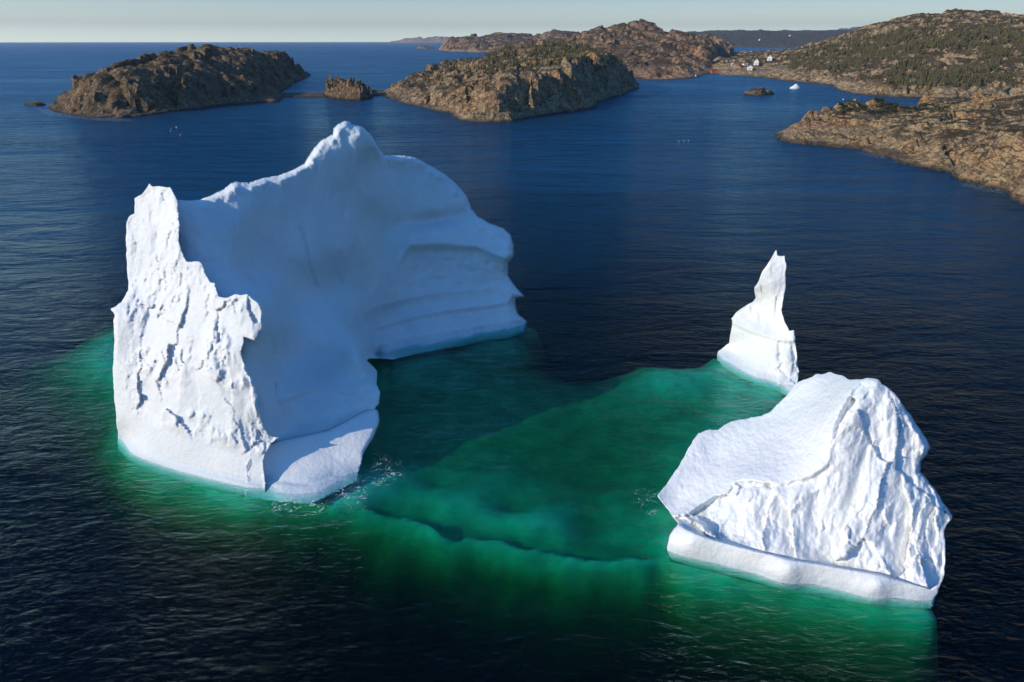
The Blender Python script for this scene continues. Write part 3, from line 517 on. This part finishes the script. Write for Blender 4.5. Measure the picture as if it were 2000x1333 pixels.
big_hill = terrain('hill', p((1215, 152), (1250, 156), (1290, 158), (1330, 157), (1370, 149), (1394, 141)) + q((1400, 1300), (1440, 1650), (1430, 2300), (1300, 2500), (1100, 2000), (1090, 1400)),
    [(1112, 78, 1550), (1120, 69, 1550), (1150, 64, 1550), (1180, 58, 1550), (1210, 50, 1550), (1245, 46, 1550), (1280, 53, 1550), (1320, 63, 1500), (1350, 67, 1500), (1375, 68, 1500), (1395, 78, 1550), (1420, 90, 1600), (1230, 126, 1020), (1290, 122, 1020), (1330, 128, 1000), (1370, 125, 1100), (1240, 85, 1250), (1320, 90, 1250), (1160, 95, 1300), (1120, 95, 1350), (1380, 100, 1300)], M_ROCKF, 4.0, 50, 9, 34, 2.0, 41)
head = terrain('headland', p((1387, 142), (1392, 144), (1420, 147.5), (1460, 150), (1490, 153), (1530, 158), (1580, 163), (1620, 167), (1635, 177), (1650, 181), (1690, 187), (1750, 190), (1830, 194), (1900, 194), (1950, 192), (2000, 193), (2150, 196), (2400, 196)) + q((2500, 1100), (2400, 1800), (1700, 2100), (1480, 2000), (1400, 1800), (1380, 1250)),
    [(1395, 128, 1120), (1430, 118, 1250), (1480, 109, 1500), (1550, 110, 1450), (1600, 108, 1400), (1625, 92, 1250), (1640, 76, 1150), (1680, 58, 1100), (1730, 43, 1050), (1800, 32, 1000), (1860, 24, 1000), (1890, 22, 1000), (1950, 27, 1000), (2000, 33, 1000), (2200, 50, 950), (1640, 135, 850), (1700, 115, 800), (1760, 130, 680), (1800, 100, 760), (1900, 100, 740), (2000, 105, 720), (1900, 150, 620), (1820, 150, 630), (1980, 150, 620), (1500, 130, 1060), (1440, 133, 1050), (1560, 132, 980), (1700, 150, 700), (1660, 110, 950), (1820, 60, 880), (1920, 60, 880)], M_HILL, 2.8, 26, 4.6, 18, 1.8, 43, top=.35)
far_hill = terrain('hill', p((1300, 94), (1420, 93), (1470, 93), (1530, 93.5), (1600, 93.5), (1700, 93.5)) + q((1900, 6500), (1300, 7500)), [(1330, 72, 5800), (1370, 65, 5800), (1400, 61.5, 5800), (1450, 59.5, 5800), (1490, 60.5, 5800), (1503, 66, 5800), (1518, 73, 5600), (1540, 68.5, 5400), (1570, 66, 5400), (1620, 65, 5400), (1660, 63, 5400), (1760, 60, 5400), (1450, 90, 4700), (1600, 90.5, 4700), (1540, 88, 4700)], M_FARL, 16, 200, 9, 80, 1.6, 45)
terrain('hill', q((1480, 13500), (1760, 13500), (1800, 16000), (1460, 16000)), [(1500, 68, 14800), (1540, 64.5, 14800), (1570, 66, 14800), (1610, 62.5, 14800), (1650, 59, 14800), (1690, 54, 14800), (1740, 50, 14800)], M_FARL, 45, 500, 30, 300, 2, 46)
near_pt = terrain('headland', p((1517, 268), (1530, 277), (1570, 283), (1620, 287), (1680, 292), (1690, 301), (1730, 308), (1735, 316), (1800, 328), (1850, 337), (1868, 352), (1920, 366), (1962, 371), (1972, 392), (2000, 402), (2100, 450), (2300, 520)) + q((2600, 200), (2500, 420), (2200, 440), (1950, 400), (1900, 410), (1800, 420), (1650, 400), (1560, 365), (1515, 330)),
    [(1519, 262, 322), (1550, 241, 338), (1580, 234, 348), (1620, 225, 360), (1680, 221, 372), (1740, 219, 376), (1800, 218, 378), (1850, 220, 370), (1880, 219, 355), (1900, 211, 335), (1950, 205, 325), (2000, 203, 315), (2100, 190, 305), (2300, 180, 285), (1700, 245, 325), (1620, 245, 330), (1820, 243, 285), (1850, 250, 272), (1880, 275, 262), (1930, 297, 226), (1950, 250, 270), (1990, 325, 197), (1800, 300, 250), (1740, 290, 275), (2100, 300, 190)], M_ROCK, .7, 17, 4.8, 14, 3.4, 51, .2, top=.24, relk=1.35)
terrain('skerry', p((1452, 185), (1480, 187.5), (1505, 186), (1518, 184)) + q((1518, 590), (1452, 592)), [(1460, 184, 575), (1480, 181, 578), (1495, 175.5, 578), (1503, 181, 578), (1515, 182, 580)], M_ROCKD, .9, 4, 1.0, 4, 2, 55)
terrain('skerry', p((1466, 175.5), (1480, 176.5), (1496, 175.5)) + q((1496, 660), (1466, 660)), [(1475, 174, 650), (1490, 172, 650)], M_ROCKD, 1.0, 4, .6, 4, 2, 56)

# ------------------------------------------------------------------ small things
def hit(px, py, smp, y0, y1, n=1200):
    Y = np.linspace(y0, y1, n); P = at_y(np.full(n, px), np.full(n, py), Y); z = smp(P[:, 0], P[:, 1])
    k = np.argmax(z >= P[:, 2]); 
    if not (z >= P[:, 2]).any(): k = n//2
    return P[k, 0], P[k, 1], float(z[k])
def ground_min(x, y, r, smp): return float(min(smp(x+a*r, y+b*r) for a in (-1, 0, 1) for b in (-1, 0, 1)))
# spruces: one prototype per form, 300 nearest as objects, the rest one wood
def spruce_geo(seed, tiers=5, sides=7, trunk=True):
    rs = np.random.RandomState(seed); V = []; Fc = []
    if trunk:
        for k in range(5): V.append((.022*math.cos(k*1.257), .022*math.sin(k*1.257), 0))
        V.append((0, 0, .5)); Fc += [(k, (k+1) % 5, 5) for k in range(5)]
    for t in range(tiers):
        z0 = .10 + .80*t/tiers; r = (.21*(1-t/tiers)**.8+.03)*rs.uniform(.85, 1.15); z1 = min(1.0, z0 + .34*(1-.35*t/tiers)); b = len(V)
        ox, oy = rs.uniform(-.015, .015, 2)
        for k in range(sides*2):
            a = math.pi*k/sides + t; rr = r*(rs.uniform(.85, 1.25) if k % 2 == 0 else rs.uniform(.45, .65))
            V.append((ox+rr*math.cos(a), oy+rr*math.sin(a), z0 - (.03 if k % 2 == 0 else -.03)+rs.uniform(-.02, .02)))
        V.append((ox, oy, z1 if t < tiers-1 else 1.0)); n = sides*2
        Fc += [(b+k, b+(k+1) % n, b+n) for k in range(n)]
    return np.array(V), np.array(Fc)
rs = np.random.RandomState(5)
def scatter(smp, n, box, dens, hmin, hmax):
    x = rs.uniform(box[0], box[1], n); y = rs.uniform(box[2], box[3], n); z = smp(x, y)
    dc = y*cP + (H - z)*sP; px = 1000 + x/dc*F; py = 666.5 - ((z-H)*cP + y*sP)/dc*F
    P3 = np.stack([x, y, 0*x], 1); keep = dens(px, py, x, y, z, P3) > rs.uniform(0, 1, n)
    hh = rs.uniform(hmin, hmax, n)*(.8+.4*sstep(fbm(P3, 30, 2, seed=91), -.3, .3)); return np.stack([x, y, z, hh], 1)[keep]
def d_head(px, py, x, y, z, P3):
    n = fbm(P3, 70, 4, .6, seed=92)
    bare = np.maximum.reduce([np.exp(-(((px-c)/w)**2+((py-r)/h)**2)) for c, r, w, h in ((1850, 118, 70, 13), (1835, 57, 45, 9), (1980, 130, 30, 22), (1715, 145, 25, 22), (1655, 150, 20, 22), (1560, 150, 60, 12), (1880, 110, 40, 10))])
    band = sstep(py + n*22, 46+.0006*(px-1860)**2, 66+.0006*(px-1860)**2)*(1-sstep(py, 158+n*25, 175+n*20))
    vis = (px > 1540) & (px < 2080) & (z > 5) & (y < 1250)
    lo = (px < 1620)*.5
    return np.clip((1.05 + n*2.0 - lo)*band - bare*1.8, 0, 1)*vis
def d_mid(px, py, x, y, z, P3):
    n = fbm(P3, 35, 3, seed=93)
    b = sstep(px, 890, 960)*(1-sstep(px, 1190, 1230))*(1-sstep(py, 128+n*20, 150+n*20))*sstep(z, 9, 16)
    ridge = sstep(px, 800, 860)*(1-sstep(px, 900, 960))*(1-sstep(py-(190-.33*(px-760)), 0, 6))
    return np.clip(b*(.75+n*.8) + ridge*.3, 0, 1)
def d_pt(px, py, x, y, z, P3): return ((px > 1640) & (px < 1900) & (py < 222) & (z > 5))*np.clip(.5+fbm(P3, 14, 2, seed=94)*2.2, 0, 1)
T = np.vstack([scatter(head, 42000, (150, 860, 560, 1250), d_head, 3.2, 6.0), scatter(mid_isl, 7000, (-90, 160, 480, 900), d_mid, 2.6, 4.8)])
T = T[np.argsort(T[:, 1])]
protos = []
for k in range(4):
    V, Fc = spruce_geo(k+3); me = bpy.data.meshes.new('spruce_tree'); me.from_pydata([tuple(v) for v in V], [], [tuple(int(i) for i in f) for f in Fc]); me.update()
    me.materials.append(M_TREE); protos.append(me)
NEAR = 300
for k, (x, y, z, h) in enumerate(T[:NEAR]):
    o = bpy.data.objects.new('spruce_tree', protos[k % 4]); scn.collection.objects.link(o)
    o.location = (x, y, z-.25); o.scale = (h*rs.uniform(.9, 1.25), h*rs.uniform(.9, 1.25), h); o.rotation_euler = (0, 0, rs.uniform(0, 6.28))
    if x < 160: tag(o, 'small dark spruce among others on the crest of the middle island', 'spruce tree', 'spruces on the middle island')
    else: tag(o, 'small olive spruce low on the wooded slope of the right headland', 'spruce tree', 'spruces on the right headland')
def wood(name, T, geos, mat, loc, wmul=1.0):
    Vs = []; Fs = []; b = 0
    for k, (x, y, z, h) in enumerate(T):
        V, Fc = geos[k % len(geos)]; a = rs.uniform(0, 6.28); c, s_ = math.cos(a), math.sin(a); wd = h*rs.uniform(.9, 1.3)*wmul
        W = np.stack([(V[:, 0]*c - V[:, 1]*s_)*wd + x, (V[:, 0]*s_ + V[:, 1]*c)*wd + y, V[:, 2]*h + z - .25], 1)
        Vs.append(W); Fs.append(Fc + b); b += len(W)
    o = mesh_obj(name, np.vstack(Vs), np.vstack(Fs), mat, None, loc, False); return o
small = [spruce_geo(k+20, 3, 5, False) for k in range(5)]
print('trees', len(T))
o = wood('spruce_wood', T[NEAR:], small, M_TREE, (T[:, 0].mean(), T[:, 1].mean(), 0))
tag(o, 'dense dark green spruce wood covering the rocky hillsides', 'wood', None, 'stuff')
def bush_geo(seed):
    r_ = np.random.RandomState(seed); V = []; Fc = []
    for k in range(34):
        d_ = r_.normal(size=3); d_ /= np.linalg.norm(d_); c = d_*[.5, .5, .42]*r_.uniform(.5, 1) + [0, 0, .38]; b = len(V)
        for j in range(3): V.append(tuple(c + r_.normal(size=3)*.15))
        Fc.append((b, b+1, b+2))
    return np.array(V), np.array(Fc)
B = scatter(near_pt, 5200, (150, 300, 330, 400), d_pt, .9, 2.3)
o = wood('juniper_scrub', B, [bush_geo(k) for k in range(6)], M_BUSH, (B[:, 0].mean(), B[:, 1].mean(), 0), 1.4)
tag(o, 'low dark green scrub along the crest of the near rocky point', 'scrub', None, 'stuff')
# houses
def box(V, Fc, c, sx, sy, z0, z1):
    b = len(V); V += [(c[0]+a*sx/2, c[1]+e*sy/2, z) for z in (z0, z1) for a, e in ((-1, -1), (1, -1), (1, 1), (-1, 1))]
    Fc += [(b, b+3, b+2, b+1), (b+4, b+5, b+6, b+7)] + [(b+i, b+(i+1) % 4, b+4+(i+1) % 4, b+4+i) for i in range(4)]
def house(px, py, smp, y0, y1, wx, dy, wall, rise, label, wmat, rmat, rz=0.0, chimney=True, name='house', cat='house', group=None, at=None):
    x, y, z = at or hit(px, py, smp, y0, y1); z = min(z, ground_min(x, y, wx*.4, smp)+1.0) if smp else z
    r = empty(name, (x, y, z-.3), label, cat, group, rz)
    V = [(-wx/2, -dy/2, 0), (wx/2, -dy/2, 0), (wx/2, dy/2, 0), (-wx/2, dy/2, 0), (-wx/2, -dy/2, wall), (wx/2, -dy/2, wall), (wx/2, dy/2, wall), (-wx/2, dy/2, wall), (0, -dy/2, wall+rise), (0, dy/2, wall+rise)]
    mesh_obj('wall', V, [(0, 1, 5, 8, 4), (1, 2, 6, 5), (2, 3, 7, 9, 6), (3, 0, 4, 7), (0, 3, 2, 1), (4, 8, 9, 7), (5, 6, 9, 8)], wmat, r, (0, 0, 0))
    V = []; Fc = []; ov = .35; t_ = .18; sl = rise/(wx/2)
    for s_ in (-1, 1):
        b = len(V); pts_ = [(0, wall+rise+.03), (s_*(wx/2+ov), wall-ov*sl+.03)]
        for yy in (-dy/2-ov, dy/2+ov):
            for xx, zz_ in pts_: V += [(xx, yy, zz_), (xx, yy, zz_+t_)]
        Fc += [(b, b+1, b+3, b+2), (b+4, b+6, b+7, b+5), (b+1, b+5, b+7, b+3), (b, b+2, b+6, b+4), (b+2, b+3, b+7, b+6)]
    rf = mesh_obj('roof', V, Fc, rmat, r)
    if chimney:
        V = []; Fc = []; box(V, Fc, (wx*.12, dy*.1), .7, .7, wall+rise*.5, wall+rise+.9); mesh_obj('chimney', V, Fc, M_ROOFR, rf)
    for wxp, wz in ((-wx*.25, wall*.55), (wx*.25, wall*.55), (0, wall+rise*.25)):
        V = []; Fc = []; box(V, Fc, (wxp, -dy/2-.03), .9, .1, wz-.6, wz+.6); mesh_obj('window', V, Fc, M_GLASS, r)
    V = []; Fc = []; box(V, Fc, (wx*.02, -dy/2-.04), 1.0, .12, .2, 2.2); mesh_obj('door', V, Fc, M_ROOF, r)
    return r
HG = 'wooden buildings of the hamlet on the far shore'
house(1476.5, 127, head, 950, 1500, 6.5, 9, 5.2, 3.6, 'tall white gabled house with dark roof, tallest on the far shore', M_WHITE, M_ROOF, R(-18), group=HG)
hB = house(1503, 118.5, head, 950, 1700, 6.5, 9, 4.6, 3.2, 'white house with maroon roof highest up the hamlet slope', M_WHITE, M_ROOFR, R(-22), group=HG)
house(1464, 135.5, head, 930, 1300, 6.5, 7, 4.2, 2.2, 'white cottage nearest the water beside the red shed', M_WHITE, M_ROOF, R(-15), False, group=HG)
house(1455, 128, head, 950, 1400, 6.5, 5, 2.8, 1.6, 'small low white shed just behind the red shed', M_WHITE, M_ROOF, R(12), False, 'shed', 'shed', HG)
house(1448.5, 132.5, head, 930, 1300, 6.5, 6, 3.0, 1.8, 'orange red shed between the white cottage and the rocks', M_RED, M_ROOF, R(14), False, 'shed', 'shed', HG)
house(1430, 127, head, 950, 1400, 3.4, 5, 3.2, 1.5, 'tiny white hut standing alone left of the red shed', M_WHITE, M_ROOF, R(-12), False, 'shed', 'shed', HG)
house(1396, 142, head, 900, 1200, 11, 6, 3.2, 1.6, 'long orange red boathouse at the waterline of the far shore', M_RED, M_ROOF, R(5), False, 'boathouse', 'boathouse', HG)
# wharf
wx_, wy_, _ = at_z(1424, 148.5, 0); r = empty('wharf', (wx_, wy_, 0), 'low timber wharf on posts in front of the hamlet', 'wharf')
V = []; Fc = []; box(V, Fc, (0, 0), 22, 4, 1.3, 1.6); mesh_obj('deck', V, Fc, M_WOOD, r)
for k in range(8):
    V = []; Fc = []; box(V, Fc, (-10+k*20/7, -1.6), .35, .35, -2, 1.3); mesh_obj('post', V, Fc, M_WOOD, r)
# far houses
def far(px, py, Y, w_, label):
    P = hit(px, py, far_hill, 4300, 7000, 4000); P = at_y(px, py, P[1]-8); house(px, py, None, 0, 0, w_, w_*.9, w_*.55, w_*.35, label, M_WHITE, M_ROOF, R(-15), False, 'house', 'house', 'white houses far across the inlet', at=(P[0], P[1], float(P[2])))
far(1409, 84.5, 4650, 15, 'larger white house on the far wooded shore, leftmost')
far(1416.5, 90.5, 4500, 12, 'low white building just below the large far white house')
far(1483, 79.5, 4650, 11, 'small white house alone among dark woods above the inlet')
far(1542, 71.5, 4650, 12, 'white house on the skyline of the far wooded ridge')
# growlers: small floating bergs
def growler(px, py, w_, h_, seed, peaks, label):
    c = at_z(px, py); n = 46; gx, gy = np.meshgrid(np.linspace(-1.15, 1.15, n), np.linspace(-1.15, 1.15, n)); P = np.stack([gx.ravel(), gy.ravel(), 0*gx.ravel()], 1)
    rr = np.hypot(P[:, 0], P[:, 1]*1.2) + fbm(P, .9, 3, seed=seed)*.25
    z = np.zeros(len(P))
    for ax, ay, hh, rad in peaks: z = np.maximum(z, hh*(1 - np.hypot(P[:, 0]-ax, P[:, 1]-ay)/rad))
    f, e = facets(P, .35, seed, 1); z = np.maximum(z*(1+.15*f), .18)*h_ + f*.08*h_
    z = np.where(rr < .95, z, -3*(rr-.95)*h_ - .1); V = np.stack([P[:, 0]*w_/2 + c[0], P[:, 1]*w_*.35 + c[1], z], 1)
    I = (np.arange(n-1)[:, None]*n + np.arange(n-1)[None]).ravel(); o = mesh_obj('growler', V, np.stack([I, I+1, I+n+1, I+n], 1), M_ICE, None, (c[0], c[1], 0))
    tag(o, label, 'growler', 'small floating bergs in the cove')
growler(1552, 174, 9.5, 4.6, 101, [(.1, 0, 1.0, 1.0), (-.5, .1, .45, .7)], 'small pyramid shaped white berg floating near the dark skerries')
growler(1355, 152, 7.5, 3.8, 102, [(.5, 0, 1.0, .5), (-.3, .1, .6, .7)], 'small two humped white berg at the mouth of the cove')
growler(1343, 152, 6.0, 1.6, 103, [(0, 0, .8, .9)], 'flat low ice floe just left of the two humped small berg')
# buoys
def buoy(px, py, r_, mat, label, group=None):
    c = at_z(px, py); b = empty('buoy', (c[0], c[1], 0), label, 'buoy', group)
    V = []; Fc = []; n, m_ = 12, 7
    for i in range(m_+1):
        a = -math.pi/2 + math.pi*i/m_
        for k in range(n): V.append((r_*math.cos(a)*math.cos(k*2*math.pi/n), r_*math.cos(a)*math.sin(k*2*math.pi/n), r_*.45 + r_*1.1*math.sin(a)))
    for i in range(m_):
        for k in range(n): Fc.append((i*n+k, i*n+(k+1) % n, (i+1)*n+(k+1) % n, (i+1)*n+k))
    mesh_obj('float', V, Fc, mat, b, smooth=True)
    V = []; Fc = []; box(V, Fc, (0, 0), r_*.25, r_*.25, r_*1.4, r_*1.75); mesh_obj('eye', V, Fc, M_WOOD, b)
buoy(344.5, 249.5, .30, M_WHITE, 'white buoy nearest the dark island on the left water', 'buoys on the left water')
buoy(352.5, 264.5, .32, M_BUOYR, 'pink red buoy floating on the left water', 'buoys on the left water')
buoy(332.5, 256.5, .18, M_WHITE, 'faint white buoy left of the pink buoy', 'buoys on the left water')
buoy(334.5, 251.5, .14, M_WHITE, 'faintest small float at far left of the buoy group', 'buoys on the left water')
for x_, w_ in ((1326, 'leftmost'), (1335.5, 'middle'), (1344.5, 'rightmost')): buoy(x_, 277-(x_-1326)*.08, .17, M_WHITE, w_+' white float in the row of three on open water', 'row of white floats before the cove')
buoy(1647, 195, .42, M_WHITE, 'lone white buoy off the wooded headland', None)
# foam
def foam_material():
    t = NT('foam'); pos = t.n('NewGeometry').outputs['Position']
    at = t.n('Attribute', attribute_name='fade').outputs['Fac']
    wv = t.n('VectorMath', {0: t.n('TexNoise', {'Vector': pos, 'Scale': .8, 'Detail': 3}).outputs[1], 3: 2.6}, operation='SCALE').outputs[0]
    v = t.n('TexVoronoi', {'Vector': t.n('VectorMath', {0: pos, 1: wv}, operation='ADD').outputs[0], 'Scale': 1.15}, feature='DISTANCE_TO_EDGE').outputs[0]
    n = t.noise(pos, 1.1, 4, .65); f = t.noise(pos, 7, 3, .7)
    thr = t.math('MULTIPLY', t.mr(n, .46, .66, 0, .10), at)
    a = t.math('MULTIPLY', t.math('LESS_THAN', v, thr), t.mr(f, .42, .56, 0, .8), True)
    mx = t.n('MixShader', {0: a, 1: t.n('BsdfTransparent').outputs[0], 2: t.n('BsdfDiffuse', {'Color': (.75, .78, .78, 1)}).outputs[0]})
    t.l(mx.outputs[0], t.out.inputs[0]); return t.m
M_FOAM = foam_material()
def foam(poly, soft, label, step=None):
    W = np.array([at_z(*c_)[:2] for c_ in poly]); lo = W.min(0); hi = W.max(0); step = step or max((hi-lo).max()/60, .1)
    gx, gy = np.meshgrid(np.arange(lo[0], hi[0]+step, step), np.arange(lo[1], hi[1]+step, step)); P = np.stack([gx.ravel(), gy.ravel()], 1); d = poly_dist(P, W)
    ny_, nx_ = gx.shape; I = (np.arange(ny_-1)[:, None]*nx_ + np.arange(nx_-1)[None]).ravel(); Q_ = np.stack([I, I+1, I+nx_+1, I+nx_], 1); Q_ = Q_[(d[Q_] > -step).all(1)]
    used = np.unique(Q_); mp = np.full(len(P), -1); mp[used] = np.arange(len(used)); V = np.column_stack([P[used], np.full(len(used), .03)])
    c0 = P[used].mean(0); o = mesh_obj('foam', V, mp[Q_], M_FOAM, None, (c0[0], c0[1], 0)); a = o.data.attributes.new('fade', 'FLOAT', 'POINT')
    a.data.foreach_set('value', np.clip(d[used]/soft, 0, 1).astype(np.float32)); tag(o, label, 'foam', None, 'stuff')
foam([(500, 975), (560, 968), (620, 968), (645, 980), (650, 1000), (600, 1012), (540, 1012), (515, 1000)], .9, 'white foam swirl at the front foot of the huge iceberg')
foam([(640, 960), (690, 935), (712, 925), (722, 960), (718, 1000), (680, 995)], .7, 'specks of foam beside the right foot of the huge iceberg')
foam([(715, 880), (780, 890), (800, 930), (770, 950), (725, 960), (712, 920)], 2.0, 'thin foam threads drifting in the dark pool water')
foam([(1230, 950), (1290, 955), (1300, 1000), (1280, 1015), (1240, 1005)], 2.0, 'thin foam threads off the left tip of the fluted iceberg')
foam([(1880, 355), (1960, 366), (1965, 380), (1920, 374), (1870, 362)], 1.2, 'white surf at the foot of the near rocky point')
foam([(1670, 296), (1730, 306), (1735, 312), (1680, 303)], 1.2, 'thin surf along the middle of the near rocky point')
foam([(60, 207), (110, 216), (180, 229), (260, 232), (260, 238), (180, 236), (90, 226)], 2.5, 'white surf line along the base of the dark left island')


# ------------------------------------------------------------------ haze
def haze():
    t = NT('thin_sea_air')
    v = t.n('VolumePrincipled', {'Color': (.72, .80, .95, 1), 'Density': .000035, 'Anisotropy': .2})
    t.l(v.outputs[0], t.out.inputs[1])
    V, Fc = disc_solid(23000, -64, 420)
    o = mesh_obj('haze', V, Fc, t.m); tag(o, kind='stuff')
haze()
